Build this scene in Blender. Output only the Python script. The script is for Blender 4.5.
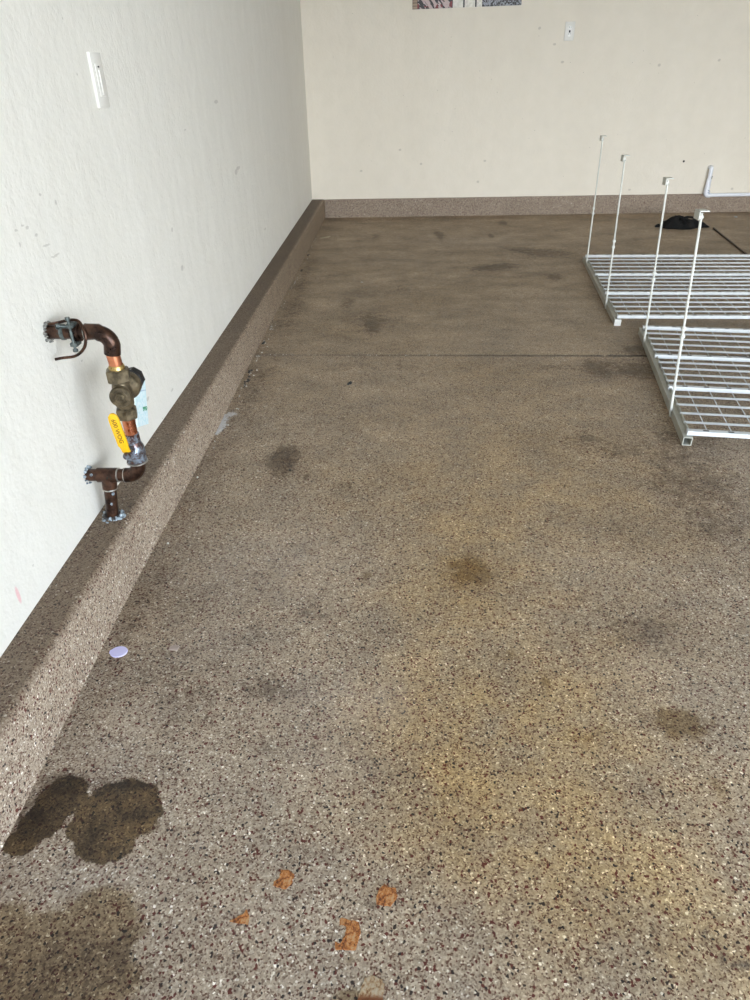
import bpy, bmesh, math, random
import numpy as np
from mathutils import Vector, Matrix, noise

for o in list(bpy.data.objects):
    bpy.data.objects.remove(o)
SC = bpy.context.scene
COL = SC.collection

# ------------------------------------------------------------ camera
cam_data = bpy.data.cameras.new('camera')
cam_data.sensor_fit = 'VERTICAL'
cam_data.sensor_height = 24.0
cam_data.lens = 24.0 * 680 / 1000
cam_data.clip_start = 0.02
cam = bpy.data.objects.new('camera', cam_data)
COL.objects.link(cam)
SC.camera = cam
PITCH, YAW, ROLL, CAM_H = 0.55573, 0.03702, -0.021, 1.04
_f = Vector((-math.sin(YAW) * math.cos(PITCH), math.cos(YAW) * math.cos(PITCH), -math.sin(PITCH)))
_r = Vector((math.cos(YAW), math.sin(YAW), 0))
_u = _r.cross(_f)
_cr, _sr = math.cos(ROLL), math.sin(ROLL)
_r2 = _cr * _r + _sr * _u
_u2 = -_sr * _r + _cr * _u
cam.matrix_world = Matrix(((_r2.x, _u2.x, -_f.x, 0), (_r2.y, _u2.y, -_f.y, 0), (_r2.z, _u2.z, -_f.z, CAM_H), (0, 0, 0, 1)))

# ------------------------------------------------------------ world, sun, portal, exposure
world = bpy.data.worlds.new('world')
SC.world = world
world.use_nodes = True
wn, wl_ = world.node_tree.nodes, world.node_tree.links
wn.clear()
w_out = wn.new('ShaderNodeOutputWorld')
w_bg = wn.new('ShaderNodeBackground')
w_ramp = wn.new('ShaderNodeValToRGB')
w_tc = wn.new('ShaderNodeTexCoord')
w_sep = wn.new('ShaderNodeSeparateXYZ')
w_el = w_ramp.color_ramp.elements
w_el.new(0.2)
w_el.new(0.5)
for _e, _p, _c in zip(w_el, (0.0, 0.2, 0.45, 1.0), ((0.92, 0.97, 1.0, 1), (0.82, 0.90, 0.98, 1), (0.30, 0.42, 0.60, 1), (0.14, 0.25, 0.45, 1))):
    _e.position = _p
    _e.color = _c
wl_.new(w_tc.outputs['Generated'], w_sep.inputs[0])
wl_.new(w_sep.outputs['Z'], w_ramp.inputs['Fac'])
wl_.new(w_ramp.outputs['Color'], w_bg.inputs['Color'])
w_bg.inputs['Strength'].default_value = 2.4
wl_.new(w_bg.outputs[0], w_out.inputs[0])

sun_d = bpy.data.lights.new('sun', 'SUN')
sun_d.energy = 0.8
sun_d.angle = math.radians(2)
sun_d.color = (1.0, 0.86, 0.64)
sun = bpy.data.objects.new('sun', sun_d)
sun.rotation_euler = Vector((0.75, 0.25, 1.0)).to_track_quat('Z', 'Y').to_euler()
sun.location = (2, -6, 8)
COL.objects.link(sun)

DOOR_Y, DOOR_X0, DOOR_X1, DOOR_Z = -1.7, 0.35, 4.9, 2.25
port_d = bpy.data.lights.new('door_portal', 'AREA')
port_d.shape = 'RECTANGLE'
port_d.size, port_d.size_y = DOOR_X1 - DOOR_X0, DOOR_Z
port_d.cycles.is_portal = True
port = bpy.data.objects.new('door_portal', port_d)
port.location = ((DOOR_X0 + DOOR_X1) / 2, DOOR_Y, DOOR_Z / 2)
port.rotation_euler = (math.radians(90), 0, 0)      # emits towards +y, into the garage
COL.objects.link(port)

SC.view_settings.view_transform = 'Standard'
SC.view_settings.look = 'None'
SC.view_settings.gamma = 1
SC.view_settings.use_curve_mapping = False
SC.view_settings.exposure = 2.83

# ------------------------------------------------------------ measured data (metres)
WALL_X = -0.728
BACK_Y = 6.376          # front face of the back curb
BACK_WALL_Y = 6.392
RIGHT_X, CEIL_Z = 5.0, 2.7
STAINS = [
    ('y', 0.25, 1.55, 0.55, 0.55, 0.4), ('y', 0.45, 2.3, 0.6, 0.6, 0.22), ('y', 0.30, 0.75, 0.35, 0.35, 0.35), ('d', -0.372, 1.925, 0.04, 0.06, 1), ('d', -0.36, 1.98, 0.025, 0.03, 1),
    ('d', -0.50, 0.44, 0.13, 0.06, 0.55), ('d', -0.40, 0.46, 0.05, 0.05, 0.4),
    ('d', -0.30, 1.15, 0.10, 0.16, 0.25), ('d', -0.42, 0.95, 0.08, 0.12, 0.3), ('d', -0.20, 0.80, 0.12, 0.06, 0.25), ('d', -0.34, 2.2, 0.2, 0.3, 0.2),
    ('d', -0.600, 0.670, 0.045, 0.045, 1), ('d', -0.585, 0.735, 0.03, 0.018, 1), ('d', -0.46, 0.735, 0.05, 0.010, 0.9), ('d', -0.50, 0.64, 0.02, 0.04, 0.7),
    ('w', -0.574, 0.708, 0.045, 0.042, 1), ('w', -0.589, 0.663, 0.037, 0.036, 1), ('w', -0.606, 0.627, 0.029, 0.024, 1), ('w', -0.466, 0.68, 0.071, 0.065, 1),
    ('w', -0.469, 0.625, 0.049, 0.033, 1), ('w', -0.541, 0.703, 0.014, 0.011, 1), ('w', -0.518, 0.653, 0.027, 0.024, 0.9), ('d', -0.584, 0.738, 0.035, 0.016, 1.0),
    ('d', -0.606, 0.675, 0.042, 0.025, 0.5), ('d', -0.474, 0.733, 0.053, 0.01, 0.5), ('b', -0.442, 0.532, 0.033, 0.023, 0.80), ('b', -0.417, 0.504, 0.05, 0.036, 0.80),
    ('b', -0.535, 0.458, 0.071, 0.061, 0.90), ('b', -0.458, 0.427, 0.082, 0.036, 0.80), ('b', -0.575, 0.508, 0.021, 0.019, 1.00), ('b', -0.502, 0.478, 0.014, 0.01, 1.00),
    ('b', -0.392, 0.434, 0.036, 0.026, 0.70), ('b', 0.181, 1.339, 0.064, 0.072, 0.58), ('y', 0.167, 1.324, 0.109, 0.149, 0.7), ('y', 0.101, 1.221, 0.138, 0.124, 0.4),
    ('y', 0.194, 1.489, 0.157, 0.184, 0.45), ('y', 0.38, 1.238, 0.115, 0.107, 0.2), ('y', 0.259, 0.854, 0.305, 0.244, 0.6), ('y', 0.137, 0.875, 0.13, 0.163, 0.6),
    ('y', 0.09, 0.718, 0.135, 0.094, 0.5), ('y', 0.264, 0.672, 0.177, 0.122, 0.6), ('y', 0.347, 0.52, 0.156, 0.109, 0.6), ('y', 0.353, 0.584, 0.09, 0.061, 0.5),
    ('y', 0.265, 0.962, 0.118, 0.091, 0.4), ('y', 0.036, 0.931, 0.049, 0.063, 0.5), ('y', 0.557, 1.609, 0.324, 0.303, 0.2), ('y', 0.383, 1.889, 0.367, 0.321, 0.2),
    ('y', 0.439, 1.101, 0.086, 0.046, 0.3), ('y', 0.098, 0.61, 0.093, 0.048, 0.4), ('y', 0.444, 0.478, 0.082, 0.076, 0.4), ('b', 0.298, 0.974, 0.02, 0.037, 0.36),
    ('b', 0.229, 1.053, 0.034, 0.023, 0.36), ('b', -0.075, 1.316, 0.015, 0.024, 0.50), ('b', 0.53, 0.875, 0.059, 0.04, 0.65), ('b', 0.541, 0.739, 0.03, 0.05, 0.36),
    ('b', 0.355, 0.839, 0.073, 0.04, 0.32), ('b', 0.355, 0.735, 0.051, 0.039, 0.22), ('d', -0.363, 1.908, 0.039, 0.094, 1.0), ('d', -0.648, 1.835, 0.013, 0.019, 1.0),
    ('d', -0.278, 1.808, 0.009, 0.015, 1.0), ('d', -0.154, 1.748, 0.036, 0.029, 0.5), ('d', -0.247, 1.437, 0.021, 0.027, 0.4), ('d', -0.259, 0.958, 0.044, 0.037, 0.6),
    ('d', -0.359, 1.304, 0.062, 0.047, 0.35), ('d', -0.523, 1.238, 0.095, 0.145, 0.25), ('d', -0.462, 1.497, 0.054, 0.057, 0.25), ('d', 0.464, 1.2, 0.135, 0.069, 0.3),
    ('d', 0.546, 1.102, 0.107, 0.055, 0.4), ('d', 0.583, 1.148, 0.066, 0.032, 0.3), ('d', 0.82, 1.328, 0.072, 0.047, 0.3), ('b', 0.761, 1.284, 0.023, 0.019, 0.36),
    ('d', 0.63, 1.451, 0.064, 0.035, 0.3), ('d', 0.646, 2.053, 0.115, 0.066, 0.5), ('d', 0.705, 1.965, 0.08, 0.034, 0.5), ('d', 0.886, 1.748, 0.172, 0.228, 0.6),
    ('d', 0.974, 2.054, 0.163, 0.132, 0.55), ('d', 0.862, 1.522, 0.105, 0.071, 0.4), ('d', 0.762, 2.382, 0.147, 0.065, 0.3), ('d', 0.825, 2.711, 0.049, 0.091, 0.9),
    ('d', 0.648, 2.714, 0.082, 0.057, 0.5), ('d', 0.995, 2.663, 0.1, 0.099, 0.8), ('d', 1.074, 2.923, 0.078, 0.064, 0.9), ('d', 0.936, 2.744, 0.164, 0.093, 0.4),
    ('d', 0.596, 4.465, 0.113, 0.106, 0.9), ('d', 0.717, 4.512, 0.063, 0.067, 0.7), ('d', 1.019, 4.876, 0.188, 0.139, 0.8), ('d', 0.865, 4.977, 0.096, 0.064, 0.6),
    ('d', 0.957, 4.219, 0.059, 0.096, 0.8), ('d', 0.884, 6.012, 0.041, 0.09, 1.0), ('d', 0.723, 5.48, 0.023, 0.076, 1.0), ('d', 0.337, 5.512, 0.038, 0.193, 0.8),
    ('d', 0.32, 5.626, 0.031, 0.08, 0.5), ('d', 1.119, 3.793, 0.107, 0.099, 0.4), ('d', -0.262, 3.71, 0.044, 0.116, 0.7), ('d', -0.114, 3.305, 0.044, 0.159, 0.8),
    ('d', -0.159, 3.45, 0.072, 0.086, 0.4), ('d', -0.154, 5.505, 0.039, 0.154, 0.6), ('d', -0.011, 3.398, 0.101, 0.133, 0.35), ('d', 0.022, 3.971, 0.143, 0.217, 0.3),
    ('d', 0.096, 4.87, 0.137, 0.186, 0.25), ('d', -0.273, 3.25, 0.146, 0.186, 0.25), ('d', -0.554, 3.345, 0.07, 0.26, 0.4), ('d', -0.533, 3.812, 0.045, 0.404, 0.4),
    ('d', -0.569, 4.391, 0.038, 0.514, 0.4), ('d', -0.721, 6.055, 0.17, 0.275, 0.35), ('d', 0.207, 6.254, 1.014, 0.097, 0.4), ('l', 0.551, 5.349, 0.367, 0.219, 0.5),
    ('l', 0.092, 4.671, 0.263, 0.287, 0.25), ('l', 0.48, 3.094, 0.274, 0.282, 0.2), ('l', 0.849, 3.553, 0.254, 0.267, 0.2), ('l', -0.366, 1.35, 0.15, 0.122, 0.45),
    ('l', -0.241, 1.356, 0.15, 0.163, 0.4), ('l', -0.431, 1.098, 0.088, 0.094, 0.35), ('l', -0.131, 0.931, 0.118, 0.076, 0.5), ('l', -0.013, 0.93, 0.059, 0.046, 0.5),
    ('l', -0.12, 0.791, 0.09, 0.063, 0.35), ('l', 0.087, 1.437, 0.154, 0.132, 0.2), ('l', 0.53, 0.993, 0.119, 0.108, 0.3), ('l', 0.501, 1.358, 0.146, 0.161, 0.2),
    ('l', -0.508, 0.814, 0.055, 0.109, 0.2), ('l', -0.456, 0.569, 0.093, 0.031, 0.3), ('l', -0.316, 0.626, 0.013, 0.01, 0.5), ('l', 0.085, 2.253, 0.283, 0.338, 0.15),
    ('l', -0.229, 0.514, 0.044, 0.022, 0.2), ('d', -0.233, 0.464, 0.084, 0.063, 0.3), ('d', -0.261, 0.88, 0.096, 0.072, 0.2), ('d', -0.464, 0.984, 0.103, 0.109, 0.25),
    ('b', -0.065, 0.464, 0.014, 0.008, 0.40), ('d', -0.037, 0.538, 0.03, 0.014, 0.5), ('b', -0.063, 0.416, 0.04, 0.016, 0.50), ('d', 0.379, 2.299, 0.217, 0.106, 0.2),
    ('d', 0.101, 2.761, 0.253, 0.071, 0.3), ('d', -0.237, 2.733, 0.211, 0.07, 0.25), ('d', -0.551, 2.639, 0.066, 0.221, 0.35), ('d', -0.565, 2.356, 0.061, 0.184, 0.35),
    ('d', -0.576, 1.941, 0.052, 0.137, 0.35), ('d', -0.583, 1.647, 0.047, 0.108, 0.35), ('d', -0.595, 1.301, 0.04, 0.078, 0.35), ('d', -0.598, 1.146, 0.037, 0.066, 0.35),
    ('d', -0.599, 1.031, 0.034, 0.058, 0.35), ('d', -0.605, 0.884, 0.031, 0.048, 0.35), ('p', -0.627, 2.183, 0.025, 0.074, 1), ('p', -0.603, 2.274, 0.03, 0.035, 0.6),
    ('p', -0.63, 2.133, 0.014, 0.024, 1),
]
STROKES = [
    ([(0.44, 0.511), (0.443, 0.498), (0.444, 0.475), (0.458, 0.469), (0.482, 0.466)], 0.0022, 1),
    ([(-0.217, 1.186), (-0.191, 1.18), (-0.161, 1.173)], 0.0030, 0.8),
    ([(0.965, 5.036), (0.81, 5.079), (0.709, 5.119), (0.969, 4.783), (1.187, 4.711)], 0.0105, 0.6),
    ([(-0.407, 1.919), (-0.368, 1.987), (-0.327, 1.852)], 0.0066, 0.6),
    ([(0.426, 0.536), (0.489, 0.531)], 0.0029, 0.4),
    ([(0.478, 4.416), (0.709, 4.594), (0.797, 4.534)], 0.0097, 0.7),
    ([(0.556, 1.204), (0.674, 1.219)], 0.0045, 0.3),
]
WALL_MARKS = [(3.175, 0.968, 0.0359, 0.0069), (3.457, 0.697, 0.0446, 0.0078), (3.404, 0.686, 0.0324, 0.0116), (2.365, 0.501, 0.0146, 0.0101), (2.325, 0.631, 0.0105, 0.0069), (1.434, 0.782, 0.0061, 0.0026), (1.39, 0.808, 0.0057, 0.0017), (1.465, 0.756, 0.0171, 0.0018), (1.834, 0.251, 0.0113, 0.0062), (1.492, 0.494, 0.0048, 0.002), (1.406, 0.8, 0.0078, 0.0034), (1.363, 0.804, 0.0073, 0.0016), (1.492, 0.73, 0.0225, 0.0018), (1.556, 0.824, 0.0046, 0.0055), (2.653, 0.898, 0.0127, 0.0029), (3.992, 0.336, 0.0309, 0.0047), (1.07, 0.221, 0.003, 0.0017), (2.048, 0.189, 0.0139, 0.0041), (1.494, 0.848, 0.0064, 0.0017), (1.362, 0.777, 0.0037, 0.0049)]
BACK_MARKS = [(-0.296, 0.368), (0.212, 0.414), (0.748, 0.429), (0.699, 0.268), (1.31, 1.118), (1.107, 1.341), (2.525, 1.109), (2.068, 1.084), (0.034, 0.522), (1.995, 0.187), (2.861, 0.182), (1.234, 1.236)]

# ------------------------------------------------------------ mesh helpers
def link(name, bm, m=None, parent=None, smooth=False, label=None):
    me = bpy.data.meshes.new(name)
    bm.normal_update()
    bm.to_mesh(me)
    bm.free()
    if smooth:
        for p in me.polygons:
            p.use_smooth = True
    if m:
        me.materials.append(m)
    o = bpy.data.objects.new(name, me)
    COL.objects.link(o)
    if parent:
        o.parent = parent
    if label:
        o['label'] = label
    return o


def tag(o, label, cat, group=None, kind=None):
    o['label'] = label
    o['category'] = cat
    if group:
        o['group'] = group
    if kind:
        o['kind'] = kind
    return o


def struct(o, label=None):
    o['kind'] = 'structure'
    if label:
        o['label'] = label
    return o


def thing(name, loc, label, cat, group=None, rotz=0.0):
    o = bpy.data.objects.new(name, None)
    o.empty_display_size = 0.1
    COL.objects.link(o)
    o.location = loc
    o.rotation_euler = (0, 0, rotz)
    return tag(o, label, cat, group)


def box(bm, x0, x1, y0, y1, z0, z1, bevel=0.0):
    vs = [bm.verts.new((x, y, z)) for x in (x0, x1) for y in (y0, y1) for z in (z0, z1)]
    fs = [bm.faces.new([vs[i] for i in q]) for q in
          ((0, 1, 3, 2), (4, 6, 7, 5), (0, 4, 5, 1), (2, 3, 7, 6), (0, 2, 6, 4), (1, 5, 7, 3))]
    if bevel:
        es = list({e for f in fs for e in f.edges})
        bmesh.ops.bevel(bm, geom=es, offset=bevel, segments=2, affect='EDGES', profile=0.5)
    return vs


def box_bm(*a, **k):
    bm = bmesh.new()
    box(bm, *a, **k)
    return bm


def frame_of(t):
    t = t.normalized()
    a = Vector((0, 0, 1)) if abs(t.z) < 0.9 else Vector((1, 0, 0))
    n = t.cross(a).normalized()
    return n, t.cross(n).normalized()


def sweep(bm, pts, rad, seg=16, cap=True, rot=0.0):
    """tube through pts with a radius (or a list of them) and parallel-transported rings"""
    pts = [Vector(p) for p in pts]
    if not isinstance(rad, (list, tuple)):
        rad = [rad] * len(pts)
    rings = []
    n = None
    for i, p in enumerate(pts):
        if i == 0:
            t = pts[1] - pts[0]
        elif i == len(pts) - 1:
            t = pts[-1] - pts[-2]
        else:
            t = (pts[i + 1] - p).normalized() + (p - pts[i - 1]).normalized()
        if t.length < 1e-9:
            t = pts[i] - pts[i - 1]
        t.normalize()
        if n is None:
            n, b = frame_of(t)
        else:
            n = (n - t * n.dot(t)).normalized()
            b = t.cross(n)
        rings.append([bm.verts.new(p + rad[i] * (math.cos(rot + 2 * math.pi * k / seg) * n + math.sin(rot + 2 * math.pi * k / seg) * b)) for k in range(seg)])
    for a, c in zip(rings[:-1], rings[1:]):
        for k in range(seg):
            bm.faces.new((a[k], a[(k + 1) % seg], c[(k + 1) % seg], c[k]))
    if cap:
        bm.faces.new(list(reversed(rings[0])))
        bm.faces.new(rings[-1])
    return rings


def lathe(bm, o, d, prof, seg=24, rot=0.0):
    """prof: list of (distance along d, radius)"""
    o, d = Vector(o), Vector(d).normalized()
    n, b = frame_of(d)
    rings = []
    for s, r in prof:
        r = max(r, 1e-5)
        rings.append([bm.verts.new(o + d * s + r * (math.cos(rot + 2 * math.pi * k / seg) * n + math.sin(rot + 2 * math.pi * k / seg) * b)) for k in range(seg)])
    for a, c in zip(rings[:-1], rings[1:]):
        for k in range(seg):
            bm.faces.new((a[k], a[(k + 1) % seg], c[(k + 1) % seg], c[k]))
    bm.faces.new(list(reversed(rings[0])))
    bm.faces.new(rings[-1])


def lathe_bm(*a, **k):
    bm = bmesh.new()
    lathe(bm, *a, **k)
    return bm


def sweep_bm(*a, **k):
    bm = bmesh.new()
    sweep(bm, *a, **k)
    return bm


def arc(c, a, b, r, n=8):
    """quarter bend round centre c, from c + r*a to c + r*b"""
    c, a, b = Vector(c), Vector(a), Vector(b)
    return [c + r * (math.cos(t) * a + math.sin(t) * b) for t in [math.pi / 2 * i / n for i in range(n + 1)]]


# ------------------------------------------------------------ material helpers
def srgb(r, g, b):
    f = lambda c: (c / 255 / 12.92) if c / 255 <= 0.04045 else ((c / 255 + 0.055) / 1.055) ** 2.4
    return (f(r), f(g), f(b), 1.0)


class Mat:
    def __init__(self, name):
        self.m = bpy.data.materials.new(name)
        self.m.use_nodes = True
        self.t = self.m.node_tree
        self.N, self.L = self.t.nodes, self.t.links
        self.b = self.N['Principled BSDF']
        self.co = self.N.new('ShaderNodeTexCoord').outputs['Object']

    def val(self, sock, v):
        if hasattr(v, 'is_output') or isinstance(v, bpy.types.NodeSocket):
            self.L.new(v, sock)
        else:
            sock.default_value = v

    def set(self, **k):
        for n, v in k.items():
            self.val(self.b.inputs[n.replace('_', ' ')], v)
        return self

    def noise(self, scale, detail=3, rough=0.5, vec=None, dist=0.0, out='Fac'):
        n = self.N.new('ShaderNodeTexNoise')
        n.inputs['Scale'].default_value = scale
        n.inputs['Detail'].default_value = detail
        n.inputs['Roughness'].default_value = rough
        n.inputs['Distortion'].default_value = dist
        self.L.new(vec or self.co, n.inputs['Vector'])
        return n.outputs[out]

    def voronoi(self, scale, vec=None, out='Color'):
        n = self.N.new('ShaderNodeTexVoronoi')
        n.inputs['Scale'].default_value = scale
        self.L.new(vec or self.co, n.inputs['Vector'])
        return n.outputs[out]

    def math(self, op, a, b=0.0, c=0.0, clamp=False):
        n = self.N.new('ShaderNodeMath')
        n.operation = op
        n.use_clamp = clamp
        self.val(n.inputs[0], a)
        self.val(n.inputs[1], b)
        self.val(n.inputs[2], c)
        return n.outputs[0]

    def vmath(self, op, a, b=(0, 0, 0), out=0):
        n = self.N.new('ShaderNodeVectorMath')
        n.operation = op
        self.val(n.inputs[0], a)
        self.val(n.inputs[1], b)
        return n.outputs[out]

    def mapr(self, v, a, b, c=0.0, d=1.0, smooth=True):
        n = self.N.new('ShaderNodeMapRange')
        n.interpolation_type = 'SMOOTHSTEP' if smooth else 'LINEAR'
        self.val(n.inputs['Value'], v)
        for k, x in (('From Min', a), ('From Max', b), ('To Min', c), ('To Max', d)):
            n.inputs[k].default_value = x
        return n.outputs['Result']

    def mix(self, f, a, b, mode='MIX'):
        n = self.N.new('ShaderNodeMix')
        n.data_type = 'RGBA'
        n.blend_type = mode
        self.val(n.inputs['Factor'], f)
        self.val(n.inputs['A'] if False else n.inputs[6], a)
        self.val(n.inputs[7], b)
        return n.outputs[2]

    def ramp(self, f, stops, const=False):
        n = self.N.new('ShaderNodeValToRGB')
        cr = n.color_ramp
        if const:
            cr.interpolation = 'CONSTANT'
        while len(cr.elements) < len(stops):
            cr.elements.new(0.5)
        for e, (p, c) in zip(cr.elements, stops):
            e.position = p
            e.color = c
        self.val(n.inputs['Fac'], f)
        return n.outputs['Color']

    def sep(self, v):
        n = self.N.new('ShaderNodeSeparateXYZ')
        self.val(n.inputs[0], v)
        return n.outputs

    def mapping(self, loc=(0, 0, 0), scale=(1, 1, 1), rot=(0, 0, 0), vec=None, typ='POINT'):
        n = self.N.new('ShaderNodeMapping')
        n.vector_type = typ
        n.inputs['Location'].default_value = loc
        n.inputs['Scale'].default_value = scale
        n.inputs['Rotation'].default_value = rot
        self.L.new(vec or self.co, n.inputs['Vector'])
        return n.outputs[0]

    def bump(self, h, dist, strength=1.0, normal=None):
        n = self.N.new('ShaderNodeBump')
        n.inputs['Distance'].default_value = dist
        n.inputs['Strength'].default_value = strength
        self.L.new(h, n.inputs['Height'])
        if normal:
            self.L.new(normal, n.inputs['Normal'])
        return n.outputs[0]

    def attr(self, name):
        n = self.N.new('ShaderNodeAttribute')
        n.attribute_name = name
        return n


def simple(name, col, rough=0.5, metal=0.0, var=0.12, scale=60, bump=0.0):
    """plain paint / metal / plastic with a little procedural variation"""
    M = Mat(name)
    n = M.noise(scale, 4)
    c2 = tuple(max(0, x * (1 - var * 2)) for x in col[:3]) + (1,)
    M.set(Base_Color=M.mix(M.mapr(n, 0.3, 0.7), c2, col), Roughness=rough, Metallic=metal)
    if bump:
        M.set(Normal=M.bump(n, bump))
    return M.m


def chip_colour(M):
    """coloured quartz chips of the epoxy coating, about 4 mm across"""
    wob = M.vmath('ADD', M.co, M.vmath('MULTIPLY', M.noise(140, 2, out='Color'), (0.0025, 0.0025, 0.0025)))
    v = M.voronoi(400, wob)
    s = M.sep(v)
    base = M.ramp(s[0], [(0.0, srgb(98, 70, 56)), (0.08, srgb(122, 104, 90)), (0.22, srgb(154, 140, 124)),
                         (0.50, srgb(170, 156, 139)), (0.80, srgb(187, 175, 159)), (0.965, srgb(220, 213, 200))], const=True)
    big = M.sep(M.voronoi(270, wob))
    base = M.mix(M.math('GREATER_THAN', big[1], 0.955), base, srgb(92, 44, 34))
    base = M.mix(M.math('LESS_THAN', big[1], 0.03), base, srgb(50, 40, 36))
    base = M.mix(M.math('GREATER_THAN', big[2], 0.993), base, srgb(240, 236, 228))
    grain = M.noise(115, 5, 0.8)
    base = M.mix(1.0, base, M.ramp(grain, [(0.38, (0.90, 0.875, 0.86, 1)), (0.62, (1.23, 1.22, 1.20, 1))]), 'MULTIPLY')
    h = M.math('ADD', s[1], M.math('MULTIPLY', M.noise(500, 1), 0.5))
    return base, h


def mat_floor():
    M = Mat('epoxy_floor')
    base, h = chip_colour(M)
    at = M.attr('stain')
    dk, ye, li = M.sep(at.outputs['Color'])[:3]
    wet = at.outputs['Alpha']
    br = M.attr('stain_b')
    brown, paint, rub = M.sep(br.outputs['Color'])[:3]
    mott = M.noise(7.5, 6, 0.62)
    mott2 = M.noise(2.1, 5, 0.6)
    blot = M.noise(24, 8, 0.74)
    fine = M.noise(70, 6, 0.75)
    streak = M.noise(4.0, 5, 0.65, vec=M.mapping(scale=(0.8, 1.25, 1)))
    # general unevenness of dirt
    c = M.mix(1.0, base, M.ramp(mott, [(0.3, (0.74, 0.73, 0.72, 1)), (0.7, (1.10, 1.08, 1.05, 1))]), 'MULTIPLY')
    c = M.mix(M.mapr(mott2, 0.42, 0.75, 0, 0.75), c, M.mix(1.0, c, (0.74, 0.69, 0.60, 1), 'MULTIPLY'))
    # streaky brown-grey tone deeper in the garage
    yy = M.sep(M.co)[1]
    deep = M.mapr(M.math('ADD', yy, M.math('MULTIPLY', streak, 1.2)), 1.6, 4.3)
    far_tone = M.mix(1.0, M.mix(0.35, c, srgb(156, 142, 122)), M.ramp(streak, [(0.32, (0.70, 0.665, 0.615, 1)), (0.66, (1.20, 1.14, 1.05, 1))]), 'MULTIPLY')
    c = M.mix(deep, c, far_tone)
    c = M.mix(0.7, c, M.mix(1.0, c, M.ramp(fine, [(0.35, (0.82, 0.81, 0.80, 1)), (0.65, (1.12, 1.11, 1.10, 1))]), 'MULTIPLY'))
    # yellow rust wash
    yf = M.math('MULTIPLY', ye, M.mapr(M.math('ADD', mott, M.math('MULTIPLY', blot, 0.5)), 0.5, 0.95, 0.55, 1.0), clamp=True)
    c = M.mix(M.math('MULTIPLY', yf, 1.0), c, M.mix(1.0, c, (1.07, 0.88, 0.50, 1), 'MULTIPLY'))
    # light, cleaner patches
    lf = M.math('MULTIPLY', li, M.mapr(blot, 0.3, 0.65))
    c = M.mix(lf, c, M.mix(0.35, M.mix(1.0, c, (1.18, 1.17, 1.18, 1), 'MULTIPLY'), srgb(190, 180, 172)))
    # brown damp-looking stains
    bf = M.mapr(M.math('ADD', brown, M.math('MULTIPLY', M.math('SUBTRACT', blot, 0.5), 1.1)), 0.14, 0.50)
    c = M.mix(M.math('MULTIPLY', bf, 0.85), c, M.mix(1.0, c, (0.52, 0.44, 0.30, 1), 'MULTIPLY'))
    # grey-black grease and tyre marks
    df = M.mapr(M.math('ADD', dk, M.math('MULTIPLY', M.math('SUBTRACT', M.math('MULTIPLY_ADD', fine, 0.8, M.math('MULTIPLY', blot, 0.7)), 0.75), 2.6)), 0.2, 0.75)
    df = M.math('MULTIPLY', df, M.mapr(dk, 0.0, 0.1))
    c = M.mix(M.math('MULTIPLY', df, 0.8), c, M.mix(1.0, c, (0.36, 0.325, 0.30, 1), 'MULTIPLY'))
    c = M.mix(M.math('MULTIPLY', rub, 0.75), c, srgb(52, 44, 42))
    # oily wet spots with a crisp rim
    wf = M.mapr(M.math('ADD', wet, M.math('MULTIPLY', M.math('SUBTRACT', M.noise(34, 7, 0.7), 0.5), 0.75)), 0.36, 0.44)
    c = M.mix(wf, c, M.mix(1.0, c, M.ramp(blot, [(0.40, (0.12, 0.088, 0.052, 1)), (0.60, (0.40, 0.32, 0.195, 1))]), 'MULTIPLY'))
    # spilt white paint
    pf = M.mapr(M.math('ADD', paint, M.math('MULTIPLY', M.math('SUBTRACT', M.noise(90, 4, 0.7), 0.5), 1.6)), 0.4, 0.7)
    pf = M.math('MULTIPLY', pf, M.mapr(paint, 0.02, 0.2))
    c = M.mix(M.math('MULTIPLY', pf, 0.85), c, srgb(214, 214, 216))
    rough = M.mapr(M.noise(30, 3), 0.3, 0.7, 0.52, 0.72)
    rough = M.math('SUBTRACT', rough, M.math('MULTIPLY', wf, 0.18))
    M.set(Base_Color=c, Roughness=rough, Normal=M.bump(h, 0.0011, 0.75))
    M.b.inputs['Specular IOR Level'].default_value = 0.35
    return M.m


def mat_curb(name, top_dirt_shade):
    M = Mat(name)
    base, h = chip_colour(M)
    mott = M.noise(9, 5, 0.6)
    c = M.mix(1.0, base, M.ramp(mott, [(0.3, (0.84, 0.81, 0.78, 1)), (0.7, (1.02, 1.0, 0.98, 1))]), 'MULTIPLY')
    xyz = M.sep(M.co)
    if top_dirt_shade:
        # flat top darker: partly dirt, partly its shade painted into the colour
        inn = M.math('ADD', xyz[0], M.math('MULTIPLY', M.noise(14, 4), 0.02))
        dirt = M.math('MULTIPLY', M.mapr(xyz[2], 0.125, 0.142), M.mapr(inn, -0.648, -0.618, 1.0, 0.0))
        c = M.mix(dirt, c, M.mix(1.0, M.mix(0.25, c, srgb(130, 114, 100)), (0.56, 0.52, 0.47, 1), 'MULTIPLY'))
        deep = M.mapr(xyz[1], 1.4, 4.2)
        c = M.mix(deep, c, M.mix(1.0, c, (0.66, 0.62, 0.56, 1), 'MULTIPLY'))
        spot = M.mapr(M.noise(13, 5, 0.7), 0.62, 0.72)
        c = M.mix(M.math('MULTIPLY', spot, 0.35), c, M.mix(1.0, c, (0.5, 0.45, 0.38, 1), 'MULTIPLY'))
    else:
        c = M.mix(1.0, M.mix(0.25, c, srgb(150, 138, 126)), (0.90, 0.88, 0.87, 1), 'MULTIPLY')
    M.set(Base_Color=c, Roughness=0.62, Normal=M.bump(h, 0.0013, 0.8))
    M.b.inputs['Specular IOR Level'].default_value = 0.35
    return M.m


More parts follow.
